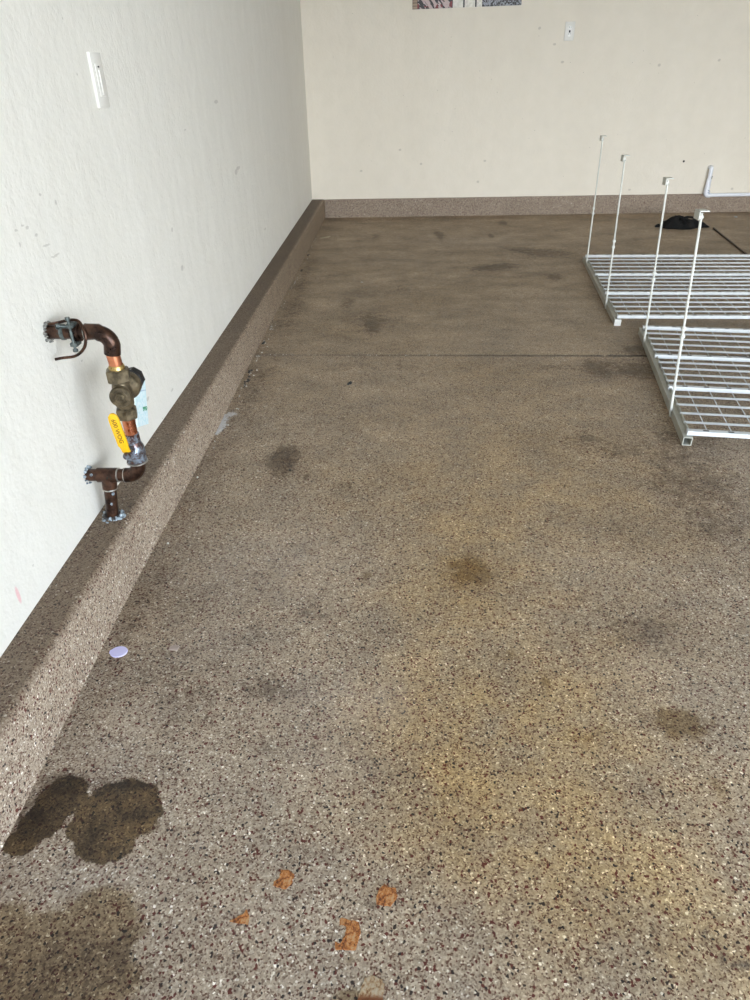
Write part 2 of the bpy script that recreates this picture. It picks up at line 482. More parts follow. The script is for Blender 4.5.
def mat_wall(name, col, marks=(), axis=1, pink=None, patches=()):
    M = Mat(name)
    peel = M.noise(75, 4, 0.6)
    mid = M.noise(11, 4, 0.55)
    up = M.noise(3.0, 3, 0.5, vec=M.mapping(scale=(1, 1.0, 0.12) if axis == 1 else (1.0, 1, 0.12)))
    c = M.mix(1.0, col, M.ramp(mid, [(0.3, (0.965, 0.965, 0.96, 1)), (0.7, (1.0, 1.0, 1.0, 1))]), 'MULTIPLY')
    c = M.mix(1.0, c, M.ramp(up, [(0.35, (0.97, 0.967, 0.96, 1)), (0.65, (1.0, 1.0, 1.0, 1))]), 'MULTIPLY')
    # tiny scattered pock marks
    pv = M.voronoi(17, out='Distance')
    pk = M.math('MULTIPLY', M.math('LESS_THAN', pv, 0.055), M.math('GREATER_THAN', M.noise(3.1, 2), 0.54))
    c = M.mix(M.math('MULTIPLY', pk, 0.35), c, srgb(120, 110, 98))
    wob = M.vmath('ADD', M.co, M.vmath('MULTIPLY', M.vmath('SUBTRACT', M.noise(55, 3, out='Color'), (0.5, 0.5, 0.5)), (0.012, 0.012, 0.012)))
    for (a, z, ra, rz) in marks:
        loc = (WALL_X, a, z) if axis == 1 else (a, BACK_WALL_Y, z)
        sc = (1, max(ra, 0.003), max(rz, 0.0025)) if axis == 1 else (max(ra, 0.003), 1, max(rz, 0.003))
        v = M.vmath('DIVIDE', M.vmath('SUBTRACT', wob, loc), sc)
        s = M.sep(v)
        q = M.math('ADD', M.math('POWER', s[1] if axis == 1 else s[0], 2.0), M.math('POWER', s[2], 2.0))
        c = M.mix(M.mapr(q, 0.5, 1.3, 0.3, 0.0), c, srgb(122, 112, 102))
    if pink:
        v = M.vmath('DIVIDE', M.vmath('SUBTRACT', M.co, pink[0]), pink[1])
        s = M.sep(v)
        q = M.math('ADD', M.math('POWER', s[1], 2.0), M.math('POWER', s[2], 2.0))
        c = M.mix(M.mapr(q, 0.3, 1.2, 0.55, 0.0), c, srgb(226, 150, 158))
    b1 = M.bump(peel, 0.0022, 0.8)
    b2 = M.bump(mid, 0.008, 0.5, b1)
    b3 = M.bump(up, 0.03, 0.25, b2)
    M.set(Base_Color=c, Roughness=0.7, Normal=b3)
    M.b.inputs['Specular IOR Level'].default_value = 0.3
    return M.m


WALL_COL = (0.79, 0.757, 0.682, 1)
M_floor = mat_floor()
M_curb = mat_curb('epoxy_curb', True)
M_curb_back = mat_curb('epoxy_curb_back', False)
M_wall_left = mat_wall('wall_left_light_tint', (0.785, 0.758, 0.695, 1), WALL_MARKS, 1, ((WALL_X, 0.997, 0.206), (1, 0.006, 0.022)))  # cooler than the back wall, tint of the door light put into the paint
M_wall_back = mat_wall('wall_back_light_tint', (0.82, 0.752, 0.645, 1), [(x, z, 0.012, 0.009) for x, z in BACK_MARKS], 0)  # warmer than the left wall, light tint put into the colour
M_wall = mat_wall('wall_paint', WALL_COL)
M_concrete = simple('driveway_concrete', srgb(186, 180, 170), 0.85, var=0.1, scale=6)
M_subfloor = simple('dark_joint', srgb(50, 42, 36), 0.9)
M_white = simple('white_plastic', srgb(226, 223, 216), 0.35, var=0.01)
M_black = simple('black_plastic', srgb(22, 21, 22), 0.5)
M_dark = simple('dark_slot', srgb(60, 56, 52), 0.6)

# ------------------------------------------------------------ floor
def build_floor():
    base = link('floor', box_bm(WALL_X - 0.05, RIGHT_X, DOOR_Y, BACK_WALL_Y + 0.05, -0.12, -0.016), M_subfloor)
    struct(base, 'speckled brown epoxy garage floor with oil and rust stains')

    def axis_samples(pts):
        out = []
        for (a, sa), (b, sb) in zip(pts[:-1], pts[1:]):
            p = a
            while p < b - 1e-6:
                out.append(p)
                p += sa + (sb - sa) * (p - a) / (b - a)
        out.append(pts[-1][0])
        return np.array(out)
    xs = axis_samples([(WALL_X, 0.008), (0.6, 0.012), (1.6, 0.025), (3.2, 0.1), (RIGHT_X, 0.2)])
    J = 2.880          # joint at x = 0; it runs slightly askew
    for part, (ya, yb) in enumerate([((DOOR_Y, 0.04), (J - 0.0035, 0.01)), ((J + 0.0035, 0.012), (BACK_WALL_Y + 0.02, 0.03))]):
        if part == 0:
            ys = axis_samples([(DOOR_Y, 0.05), (0.35, 0.008), (1.2, 0.010), (J - 0.0035, 0.012)])
        else:
            ys = axis_samples([(J + 0.0035, 0.013), (BACK_WALL_Y + 0.02, 0.028)])
        nx, ny = len(xs), len(ys)
        X, Y = np.meshgrid(xs, ys)
        tj = (ys - J) / (3.5 if part else 3.8)
        shear = -0.031 * X * (1 - np.clip(np.abs(tj), 0, 1))[:, None]
        Y = Y + shear
        wig = 0.0016 * np.sin(X * 37) + 0.0012 * np.sin(X * 91 + 1) + 0.0008 * np.sin(X * 211)
        gap = 0.003 + np.clip((X + 0.3) / 1.4, 0, 1.0) * 0.004     # the joint opens towards the right
        edge = (-1 if part == 0 else 0)
        Y[edge] = J - 0.031 * X[edge] + wig[edge] + (gap[edge] if part else -gap[edge])
        Z = np.zeros_like(X)
        verts = np.stack([X, Y, Z], -1).reshape(-1, 3)
        low = verts.reshape(ny, nx, 3)[edge].copy()
        low[:, 2] = -0.016
        verts = np.vstack([verts, low])
        idx = np.arange(nx * ny).reshape(ny, nx)
        quads = np.stack([idx[:-1, :-1], idx[:-1, 1:], idx[1:, 1:], idx[1:, :-1]], -1).reshape(-1, 4)
        e = idx[edge]
        l = nx * ny + np.arange(nx)
        sk = np.stack([e[:-1], e[1:], l[1:], l[:-1]], -1)
        if part == 0:
            sk = sk[:, ::-1]
        quads = np.vstack([quads, sk])
        me = bpy.data.meshes.new('slab')
        me.from_pydata(verts.tolist(), [], quads.tolist())
        me.update()
        vx, vy = verts[:, 0], verts[:, 1]
        F = {k: np.zeros(len(verts)) for k in 'dylwbpr'}
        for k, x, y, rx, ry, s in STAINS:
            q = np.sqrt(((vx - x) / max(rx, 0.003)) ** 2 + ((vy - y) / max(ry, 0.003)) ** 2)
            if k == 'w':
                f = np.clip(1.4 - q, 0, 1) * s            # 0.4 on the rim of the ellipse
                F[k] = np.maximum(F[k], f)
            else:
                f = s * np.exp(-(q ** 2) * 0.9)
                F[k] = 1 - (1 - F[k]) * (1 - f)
        for pts, w, s in STROKES:
            for (ax, ay), (bx, by) in zip(pts[:-1], pts[1:]):
                dx, dy = bx - ax, by - ay
                t = np.clip(((vx - ax) * dx + (vy - ay) * dy) / (dx * dx + dy * dy), 0, 1)
                d = np.hypot(vx - ax - t * dx, vy - ay - t * dy)
                F['r'] = np.maximum(F['r'], s * np.exp(-(d / max(w, 0.005)) ** 2))
        jd = np.abs(vy - (J - 0.031 * vx))
        F['r'] = np.maximum(F['r'], (0.45 + 0.5 * np.clip(vx + 0.1, 0, 1)) * (jd < 0.0095))
        n = len(verts)
        a = me.color_attributes.new('stain', 'FLOAT_COLOR', 'POINT')
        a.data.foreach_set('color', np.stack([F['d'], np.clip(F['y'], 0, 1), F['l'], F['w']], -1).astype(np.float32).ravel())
        a = me.color_attributes.new('stain_b', 'FLOAT_COLOR', 'POINT')
        a.data.foreach_set('color', np.stack([F['b'], F['p'], F['r'], np.ones(n)], -1).astype(np.float32).ravel())
        me.materials.append(M_floor)
        o = bpy.data.objects.new('slab', me)
        COL.objects.link(o)
        o.parent = base
        o['label'] = ['speckled floor slab near the camera with yellow and wet stains', 'darker floor slab beyond the joint, up to the back wall'][part]
    return base


floor = build_floor()

# ------------------------------------------------------------ curb along the left wall and the back wall
def build_curb_left():
    bm = bmesh.new()
    ys = [DOOR_Y + i * 0.06 for i in range(int((BACK_WALL_Y - DOOR_Y) / 0.06) + 1)] + [BACK_WALL_Y]
    rp = [(-1, -0.650), (0.5, -0.648), (1.25, -0.644), (2.45, -0.636), (4.66, -0.630), (6.4, -0.620)]
    fp = [(-1, -0.634), (0.72, -0.636), (1.1, -0.641), (1.53, -0.638), (2.1, -0.631), (2.72, -0.633), (5.1, -0.628), (6.4, -0.622)]
    hp = [(-1, 0.147), (1.4, 0.1465), (2.3, 0.141), (3.5, 0.144), (6.4, 0.149)]
    it = lambda t, y: float(np.interp(y, [a for a, _ in t], [b for _, b in t]))
    rings = []
    for y in ys:
        r, f, h = it(rp, y), it(fp, y), it(hp, y)
        w = 0.0025 * noise.noise(Vector((y * 3.1, 0.3, 0)))
        r, f = r + w, f + 0.8 * w + 0.0015 * noise.noise(Vector((y * 17, 5, 0)))
        R = 0.012
        prof = [(WALL_X - 0.03, h + 0.0005), (WALL_X, h + 0.0005), (-0.69, h)]
        prof += [(r - R + R * math.sin(t), h - R + R * math.cos(t)) for t in [0, 0.3, 0.6, 0.9, 1.2, 1.5]]
        prof += [(f, 0.004), (f + 0.003, -0.002), (WALL_X - 0.03, -0.002)]
        rings.append([bm.verts.new((x, y, z)) for x, z in prof])
    n = len(rings[0])
    for a, b in zip(rings[:-1], rings[1:]):
        for k in range(n):
            bm.faces.new((a[k], a[(k + 1) % n], b[(k + 1) % n], b[k]))
    bm.faces.new(rings[0])
    bm.faces.new(list(reversed(rings[-1])))
    bmesh.ops.recalc_face_normals(bm, faces=bm.faces)
    o = link('baseboard_left', bm, M_curb, smooth=False)
    for p in o.data.polygons:
        p.use_smooth = 3 <= (p.index % n) <= 8
    return struct(o, 'raised concrete curb with speckled coating along the left wall')


build_curb_left()


def build_curb_back():
    bm = bmesh.new()
    xs = [-0.628 + i * 0.08 for i in range(int((RIGHT_X + 0.628) / 0.08))] + [RIGHT_X]
    rings = []
    for x in xs:
        h = 0.1475 + 0.0015 * noise.noise(Vector((x * 4, 2, 0)))
        y = BACK_Y + 0.002 * noise.noise(Vector((x * 5, 0, 1)))
        prof = [(y - 0.002, -0.002), (y, 0.004), (y, h - 0.008), (y + 0.003, h - 0.002), (y + 0.008, h), (BACK_WALL_Y + 0.03, h), (BACK_WALL_Y + 0.03, -0.002)]
        rings.append([bm.verts.new((x, a, b)) for a, b in prof])
    n = len(rings[0])
    for a, b in zip(rings[:-1], rings[1:]):
        for k in range(n):
            bm.faces.new((a[k], a[(k + 1) % n], b[(k + 1) % n], b[k]))
    bm.faces.new(rings[0])
    bm.faces.new(list(reversed(rings[-1])))
    bmesh.ops.recalc_face_normals(bm, faces=bm.faces)
    return struct(link('baseboard_back', bm, M_curb_back), 'low speckled curb along the foot of the back wall')


build_curb_back()

# ------------------------------------------------------------ room shell
T = 0.12
struct(link('wall_left', box_bm(WALL_X - T, WALL_X, DOOR_Y - T, BACK_WALL_Y + T, 0.13, CEIL_Z), M_wall_left), 'off-white plastered left wall')
struct(link('wall_back', box_bm(WALL_X, RIGHT_X, BACK_WALL_Y, BACK_WALL_Y + T, 0.13, CEIL_Z), M_wall_back), 'cream back wall of the garage')
struct(link('wall_right', box_bm(RIGHT_X, RIGHT_X + T, DOOR_Y - T, BACK_WALL_Y + T, -0.12, CEIL_Z), M_wall))
struct(link('ceiling', box_bm(WALL_X - T, RIGHT_X + T, DOOR_Y - T, BACK_WALL_Y + T, CEIL_Z, CEIL_Z + T), M_wall))
bm = bmesh.new()
box(bm, WALL_X, DOOR_X0, DOOR_Y - T, DOOR_Y, -0.1, CEIL_Z)  # unseen jamb, widened and set back to shade the near left wall
box(bm, DOOR_X1, RIGHT_X, DOOR_Y - T, DOOR_Y, -0.1, CEIL_Z)
box(bm, DOOR_X0, DOOR_X1, DOOR_Y - T, DOOR_Y, DOOR_Z, CEIL_Z)
struct(link('wall_front', bm, M_wall), 'front wall around the open garage door')
struct(link('ground', box_bm(-14, 18, -24, DOOR_Y, -0.14, -0.02), M_concrete), 'driveway outside the open garage door')

# ------------------------------------------------------------ object materials
def metal(name, c1, c2, rough=0.4, met=0.85, scale=40, c3=None, t3=0.62):
    M = Mat(name)
    n = M.noise(scale, 5, 0.65)
    c = M.mix(M.mapr(n, 0.35, 0.65), c1, c2)
    if c3:
        c = M.mix(M.mapr(M.noise(scale * 1.7, 4, 0.7), t3, t3 + 0.08), c, c3)
    M.set(Base_Color=c, Roughness=M.mapr(n, 0.3, 0.7, rough * 0.8, rough * 1.3), Metallic=met, Normal=M.bump(n, 0.0006, 0.6))
    return M.m


M_patina = metal('tarnished_copper', srgb(44, 31, 26), srgb(92, 66, 52), 0.32, 0.75, 30, srgb(52, 54, 48))
M_copper = metal('bright_copper', srgb(150, 82, 58), srgb(214, 140, 104), 0.25, 0.95, 14)
M_brass = metal('dull_bronze', srgb(84, 75, 60), srgb(130, 117, 94), 0.36, 0.75, 50)
M_brassb = metal('yellow_brass', srgb(150, 124, 74), srgb(196, 168, 108), 0.3, 0.85, 60)
M_solder = metal('solder_stained_valve', srgb(92, 84, 84), srgb(146, 158, 172), 0.35, 0.7, 55, srgb(84, 56, 48), 0.50)
M_ring = metal('solder_ring', srgb(150, 146, 138), srgb(190, 186, 178), 0.35, 0.8)
M_steel = metal('weathered_zinc', srgb(66, 72, 70), srgb(112, 120, 118), 0.45, 0.7, 90)
M_sealant = simple('splashed_sealant', srgb(170, 182, 190), 0.45, var=0.4, scale=120)
M_plaster = simple('broken_plaster', srgb(150, 148, 140), 0.9, var=0.35, scale=160)
M_yellow = simple('yellow_vinyl', srgb(236, 182, 22), 0.38, var=0.06, scale=90)
M_ink = simple('brown_ink', srgb(92, 58, 20), 0.6)
M_rack = simple('white_powder_coat', srgb(206, 208, 208), 0.4, var=0.04, scale=30)
M_rackside = simple('grey_white_powder_coat', srgb(174, 172, 160), 0.42, var=0.08, scale=14)
M_rod = simple('cream_powder_coat', srgb(206, 205, 196), 0.4, var=0.05, scale=30)
M_cloth = simple('black_cloth', srgb(9, 8, 8), 1.0, var=0.3, scale=70, bump=0.003)
M_pole = simple('dark_brown_pole', srgb(70, 54, 42), 0.6)
M_pvc = simple('white_pvc', srgb(232, 234, 240), 0.35, var=0.02)
M_blue = simple('blue_primer', srgb(110, 132, 168), 0.5)
M_lilac = simple('lilac_paper', srgb(214, 208, 246), 0.6, var=0.01)
M_crumb = simple('pale_crumb', srgb(206, 202, 192), 0.9, var=0.1)


def part(name, bm, m, root, smooth=True, label=None, parent=None, auto=35):
    """mesh given in world coordinates, hung under root (or under parent, which sits at root's origin)"""
    bmesh.ops.recalc_face_normals(bm, faces=bm.faces)
    bm.transform(Matrix.Translation(-root.location))
    o = link(name, bm, m, parent or root, False, label)
    if smooth:
        o.data.shade_smooth() if hasattr(o.data, 'shade_smooth') else None
        # keep hard edges hard
        bb = bmesh.new()
        bb.from_mesh(o.data)
        for e in bb.edges:
            if len(e.link_faces) == 2 and e.calc_face_angle(0) > math.radians(auto):
                e.smooth = False
        bb.to_mesh(o.data)
        bb.free()
    return o


# ------------------------------------------------------------ the pipe assembly on the left wall
PY = 1.375
pipe = thing('water_pipe', Vector((-0.690, 1.366, 0.147)),
             'tarnished copper water pipe with bronze regulator and yellow-handled ball valve on the left wall', 'pipe')


def U(x, z, y=PY):
    return (x, y, z)


ZS = 0.600
part('inlet_pipe', sweep_bm([U(-0.745, ZS), U(-0.640, ZS)], 0.0145, 20), M_patina, pipe, label='horizontal tarnished pipe coming out of the wall')
el = part('elbow', sweep_bm([U(-0.648, ZS), U(-0.6235, ZS)] + arc(U(-0.6235, ZS - 0.0285), (0, 0, 1), (1, 0, 0), 0.0250)[1:] + [U(-0.6020, 0.552)], 0.0172, 20), M_patina, pipe)
part('solder_ring', lathe_bm(U(-0.6495, ZS), (1, 0, 0), [(0, 0.0150), (0.001, 0.0172), (0.003, 0.0178)], 20), M_ring, pipe, parent=el)
part('copper_tube', sweep_bm([U(-0.6020, 0.556), U(-0.5995, 0.520)], 0.0143, 20), M_copper, pipe, label='short bright copper tube above the regulator')

# regulator
reg = part('regulator_body', lathe_bm(U(-0.6000, 0.424), (0, 0, 1), [(0, 0.0165), (0.006, 0.017), (0.014, 0.0205), (0.026, 0.0215), (0.044, 0.0215), (0.056, 0.019), (0.066, 0.0175), (0.072, 0.0175)], 24), M_brass, pipe, label='dull bronze pressure regulator body')
part('ferrule', lathe_bm(U(-0.5995, 0.516), (0, 0, 1), [(0, 0.0172), (0.010, 0.0165), (0.012, 0.015)], 20), M_brassb, pipe, parent=reg, label='yellow brass ferrule')
for z0, z1, r in ((0.490, 0.519, 0.0262), (0.403, 0.428, 0.0240)):
    part('hex_nut', lathe_bm(U(-0.6000, z0), (0, 0, 1), [(0, r * 0.88), (0.003, r), (z1 - z0 - 0.003, r), (z1 - z0, r * 0.86)], 6, 0.3), M_brass, pipe, parent=reg, auto=20)
ax = Vector((0.05, 1, 0.07)).normalized()
ax2 = Vector((0.22, -1, 0.0)).normalized()
c0 = Vector(U(-0.6000, 0.466))
part('bonnet', lathe_bm(c0, ax, [(0, 0.017), (0.012, 0.020), (0.020, 0.0285), (0.024, 0.0305), (0.030, 0.0305), (0.032, 0.0285), (0.044, 0.0285), (0.052, 0.023)], 28), M_brass, pipe, parent=reg)
part('cap', lathe_bm(c0 + ax * 0.050, ax, [(0, 0.0235), (0.004, 0.0270), (0.022, 0.0260), (0.030, 0.0210)], 8, 0.2), M_black, pipe, parent=reg, auto=20, label='black adjusting cap')
part('strainer_plug', lathe_bm(c0, ax2, [(0, 0.016), (0.018, 0.0170), (0.022, 0.0225), (0.0315, 0.0230), (0.0345, 0.0215), (0.0350, 0.0145), (0.0335, 0.0135), (0.0335, 0.0100), (0.0375, 0.0092), (0.0385, 0.0080), (0.0385, 0.0045), (0.0365, 0.0040)], 28), M_brass, pipe, parent=reg)

part('copper_tube', sweep_bm([U(-0.6005, 0.406), U(-0.6010, 0.355)], 0.0143, 20), M_copper, pipe, label='bright copper tube between regulator and ball valve')
val = part('valve_body', lathe_bm(U(-0.6015, 0.293), (0, 0, 1), [(0, 0.0200), (0.003, 0.0232), (0.006, 0.0232), (0.008, 0.0215), (0.022, 0.0235), (0.038, 0.0225), (0.046, 0.0185), (0.056, 0.0175), (0.070, 0.0178), (0.072, 0.0150)], 12, 0.1), M_solder, pipe, auto=28, label='grey and brown solder-stained ball valve')
part('solder_ring', lathe_bm(U(-0.6015, 0.2905), (0, 0, 1), [(0, 0.0185), (0.001, 0.0240), (0.0035, 0.0240), (0.0045, 0.0210)], 20), M_ring, pipe, parent=val)
part('stem', lathe_bm(U(-0.6015, 0.332), (0, -1, 0), [(0, 0.010), (0.030, 0.0095), (0.031, 0.006), (0.046, 0.006), (0.046, 0.0085), (0.052, 0.008)], 12), M_solder, pipe, parent=val)

# yellow lever handle: stands up in front of the valve
hb, ht = Vector((-0.6030, 1.330, 0.340)), Vector((-0.6145, 1.330, 0.434))
hd = (ht - hb).normalized()
hs = Vector((0, -1, 0)).cross(hd).normalized()
hn = Vector((0, -1, 0))
L = (ht - hb).length
bm = bmesh.new()
outl = [(-0.002, -0.0085), (0.012, -0.0090), (0.018, -0.0112), (L - 0.014, -0.0112), (L - 0.006, -0.0095), (L, -0.0035), (L, 0.0035), (L - 0.006, 0.0095), (L - 0.014, 0.0112), (0.018, 0.0112), (0.012, 0.0090), (-0.002, 0.0085)]
rings = []
for dn, sc in ((-0.0032, 0.9), (-0.0026, 1.0), (0.0026, 1.0), (0.0032, 0.9)):
    rings.append([bm.verts.new(hb + hd * (L / 2 + (a - L / 2) * (1 if sc == 1 else 0.985)) + hs * (w * sc) + hn * (dn + 0.004 * max(0, (0.018 - a) / 0.018) * -1)) for a, w in outl])
for a, b in zip(rings[:-1], rings[1:]):
    for k in range(len(outl)):
        bm.faces.new((a[k], a[(k + 1) % len(outl)], b[(k + 1) % len(outl)], b[k]))
bm.faces.new(rings[0])
bm.faces.new(rings[-1])
han = part('lever_handle', bm, M_yellow, pipe, label='yellow vinyl lever handle with worn dark lettering', auto=50)
tc = bpy.data.curves.new('lettering', 'FONT')
tc.body = '600 WOG'
tc.size = 0.0135
tc.align_x = 'CENTER'
tc.align_y = 'CENTER'
tc.extrude = 0.0002
tmp = bpy.data.objects.new('lettering_curve', tc)
COL.objects.link(tmp)
dg = bpy.context.evaluated_depsgraph_get()
tme = bpy.data.meshes.new_from_object(tmp.evaluated_get(dg))
bpy.data.objects.remove(tmp)
xa = -hd
ya = hn.cross(xa)
mt = Matrix(((xa.x, ya.x, hn.x, 0), (xa.y, ya.y, hn.y, 0), (xa.z, ya.z, hn.z, 0), (0, 0, 0, 1)))
mt.translation = hb + hd * (L * 0.56) + hn * 0.0034 - pipe.location
tme.transform(mt)
tme.materials.clear()
tme.materials.append(M_ink)
to = bpy.data.objects.new('lettering', tme)
COL.objects.link(to)
to.parent = han

# lower run: elbow, cross pipe into the wall, tee and riser
ZL = 0.256
part('elbow', sweep_bm([U(-0.6015, 0.296), U(-0.6020, ZL + 0.028)] + [Vector(p) + Vector((0.0, 0, 0)) for p in arc(U(-0.6300, ZL + 0.028), (1, 0, 0), (0, 0, -1), 0.028)[1:]] + [U(-0.640, ZL)], 0.0172, 20), M_patina, pipe)
cr = part('cross_pipe', sweep_bm([U(-0.734, ZL), U(-0.630, ZL)], 0.0146, 20), M_patina, pipe)
for x in (-0.639, -0.655):
    part('solder_ring', lathe_bm(U(x, ZL), (1, 0, 0), [(0, 0.0148), (0.0006, 0.0176), (0.0022, 0.0176), (0.003, 0.0148)], 20), M_ring, pipe, parent=cr)
tee = part('tee', sweep_bm([U(-0.703, ZL), U(-0.655, ZL)], 0.0174, 20), M_patina, pipe)
part('tee_branch', sweep_bm([U(-0.679, ZL), (-0.6815, 1.3735, 0.222)], 0.0172, 20), M_patina, pipe, parent=tee)
part('solder_ring', lathe_bm((-0.6815, 1.3735, 0.2225), (-0.08, -0.04, -1), [(0, 0.0172), (0.001, 0.0178), (0.003, 0.0176), (0.004, 0.015)], 20), M_ring, pipe, parent=tee)
part('riser', sweep_bm([(-0.6813, 1.3737, 0.225), (-0.690, 1.366, 0.140)], 0.0145, 20), M_patina, pipe, label='short brown riser entering the curb')
rnd = random.Random(4)
bm = bmesh.new()
for k in range(44):
    a = rnd.uniform(0, 6.28)
    r = rnd.uniform(0.016, 0.031)
    s = rnd.uniform(0.0025, 0.006)
    lathe(bm, (-0.690 + r * math.cos(a), 1.366 + r * math.sin(a), 0.1455), (rnd.uniform(-.3, .3), rnd.uniform(-.3, .3), 1), [(0, s), (s * 0.5, s * 0.95), (s * rnd.uniform(0.8, 1.6), s * 0.45)], 6, a)
part('sealant', bm, M_sealant, pipe, auto=25, label='pale lumpy sealant splashed round the foot')
bm = bmesh.new()
for k in range(14):
    a = k * 0.449 + rnd.uniform(-.2, .2)
    s = rnd.uniform(0.006, 0.0070)
    lathe(bm, (-0.690 + 0.017 * math.cos(a), 1.366 + 0.017 * math.sin(a), 0.1455), (0.2 * math.cos(a), 0.2 * math.sin(a), 1), [(0, s), (s * 0.5, s * 0.8), (s, s * 0.3)], 6, a)
part('foot_collar', bm, M_dark, pipe, auto=25, label='dark crumbly collar at the foot')
# paint splashes on the riser and on the lower stub
for (x, y, z, s, d) in ((-0.676, 1.362, 0.200, 0.005, (1, -1, 0)), (-0.679, 1.358, 0.186, 0.004, (1, -1, 0)), (-0.672, 1.3615, 0.212, 0.004, (1, -1, 0)), (-0.700, 1.3605, 0.262, 0.003, (0, -1, 0.3)), (-0.712, 1.361, 0.264, 0.0035, (0, -1, 0.4))):
    part('paint_splash', lathe_bm((x, y, z), d, [(-0.004, s), (0.0006, s), (0.001, s * 0.6)], 7), M_sealant, pipe)

# broken plaster round both wall entries
for (z, y, nn) in ((ZS, PY, 17), (ZL, PY, 11)):
    bm = bmesh.new()
    for k in range(nn):
        a = k / nn * 6.283 + rnd.uniform(-.1, .1)
        r = 0.0165 + rnd.uniform(0, 0.004)
        s = rnd.uniform(0.0025, 0.0052)
        lathe(bm, (WALL_X - 0.002, y + r * math.cos(a), z + r * math.sin(a)), (1, 0, 0), [(0, s), (0.004, s * 0.9), (0.006 + rnd.uniform(0, 0.003), s * 0.4)], 6, a)
    part('plaster_ring', bm, M_plaster if z == ZS else M_sealant, pipe, auto=25, label='crumbled pale plaster round the wall hole')

# ground clamp and ground wire
clamp = part('ground_clamp', lathe_bm(U(-0.676, ZS), (1, 0, 0), [(0, 0.0145), (0, 0.0195), (0.003, 0.0205), (0.014, 0.0205), (0.017, 0.0195), (0.017, 0.0145)], 18), M_patina, pipe, label='grey zinc ground clamp round the pipe')
for s in (1, -1):
    bm = bmesh.new()
    box(bm, -0.675, -0.660, 1.347, 1.372, ZS + s * 0.0195 - 0.004, ZS + s * 0.0195 + 0.004, 0.0015)
    part('jaw', bm, M_steel, pipe, parent=clamp)
part('bolt', lathe_bm((-0.6675, 1.351, ZS - 0.034), (0, 0, 1), [(0, 0.0055), (0.005, 0.0055), (0.005, 0.0030), (0.066, 0.0030), (0.066, 0.0055), (0.072, 0.0050)], 8), M_steel, pipe, parent=clamp, auto=25)
part('bolt', lathe_bm((-0.668, 1.352, ZS + 0.018), (-0.55, -0.4, 0.15), [(0, 0.0035), (0.020, 0.0035), (0.020, 0.0065), (0.026, 0.006)], 8), M_steel, pipe, parent=clamp, auto=25)
part('strap', lathe_bm(U(-0.700, ZS), (1, 0.1, 0), [(0, 0.0145), (0, 0.0165), (0.004, 0.0168), (0.008, 0.0165), (0.008, 0.0145)], 18), M_steel, pipe)


def smooth_path(P, n=6):
    P = [Vector(p) for p in P]
    P = [P[0] * 2 - P[1]] + P + [P[-1] * 2 - P[-2]]
    out = []
    for i in range(1, len(P) - 2):
        for k in range(n):
            t = k / n
            a, b, c, d = P[i - 1:i + 3]
            out.append(0.5 * ((2 * b) + (c - a) * t + (2 * a - 5 * b + 4 * c - d) * t * t + (3 * b - a - 3 * c + d) * t ** 3))
    return out + [P[-2]]


wire = smooth_path([(-0.732, 1.372, 0.6165), (-0.705, 1.371, 0.620), (-0.672, 1.371, 0.6265), (-0.655, 1.370, 0.624), (-0.644, 1.358, 0.612), (-0.640, 1.352, 0.597),
                    (-0.645, 1.350, 0.578), (-0.659, 1.350, 0.563), (-0.676, 1.351, 0.555), (-0.700, 1.352, 0.552), (-0.716, 1.352, 0.549)])
part('ground_wire', sweep_bm(wire, 0.0031, 8), M_patina, pipe, label='bent dark copper ground wire with a free end')

# ------------------------------------------------------------ card on the wall behind the valve
def mat_card():
    M = Mat('printed_card')
    z = M.sep(M.co)
    c = M.mix(M.mapr(M.noise(120, 3), 0.45, 0.6, 0, 0.5), srgb(226, 242, 246), srgb(180, 222, 232))
    band = M.math('MULTIPLY', M.math('LESS_THAN', M.math('ABSOLUTE', M.math('ADD', z[2], 0.022)), 0.006), M.math('GREATER_THAN', z[1], 0.008))
    c = M.mix(M.math('MULTIPLY', band, M.mapr(M.noise(220, 2), 0.4, 0.5)), c, srgb(60, 150, 110))
    l2 = M.math('LESS_THAN', M.math('ABSOLUTE', M.math('SUBTRACT', z[2], 0.030)), 0.0015)
    c = M.mix(M.math('MULTIPLY', l2, 0.5), c, srgb(120, 150, 190))
    M.set(Base_Color=c, Roughness=0.5)
    return M.m


bm = box_bm(-0.001, 0.0012, -0.043, 0.043, -0.068, 0.068)
card = link('card', bm, mat_card())
card.location = (WALL_X + 0.001, 1.775, 0.268)
card.rotation_euler = (math.radians(-19), 0, 0)
tag(card, 'pale blue and green printed card on the wall behind the bronze valve', 'card')

# ------------------------------------------------------------ light switch (left wall), socket (back wall)
sw = thing('light_switch', Vector((WALL_X, 1.933, 1.046)), 'white rocker dimmer switch plate high on the left wall', 'switch')
part('plate', box_bm(WALL_X - 0.001, WALL_X + 0.007, 1.8975, 1.9685, 0.988, 1.104, 0.002), M_white, sw)
rk = part('rocker', box_bm(WALL_X + 0.004, WALL_X + 0.0085, 1.9155, 1.9505, 1.012, 1.080, 0.001), M_white, sw)
part('slider', box_bm(WALL_X + 0.007, WALL_X + 0.0105, 1.9300, 1.9335, 1.016, 1.068, 0.0008), M_white, sw, parent=rk)
part('indicator', box_bm(WALL_X + 0.007, WALL_X + 0.0090, 1.9275, 1.9380, 1.0725, 1.0760), M_dark, sw, parent=rk)

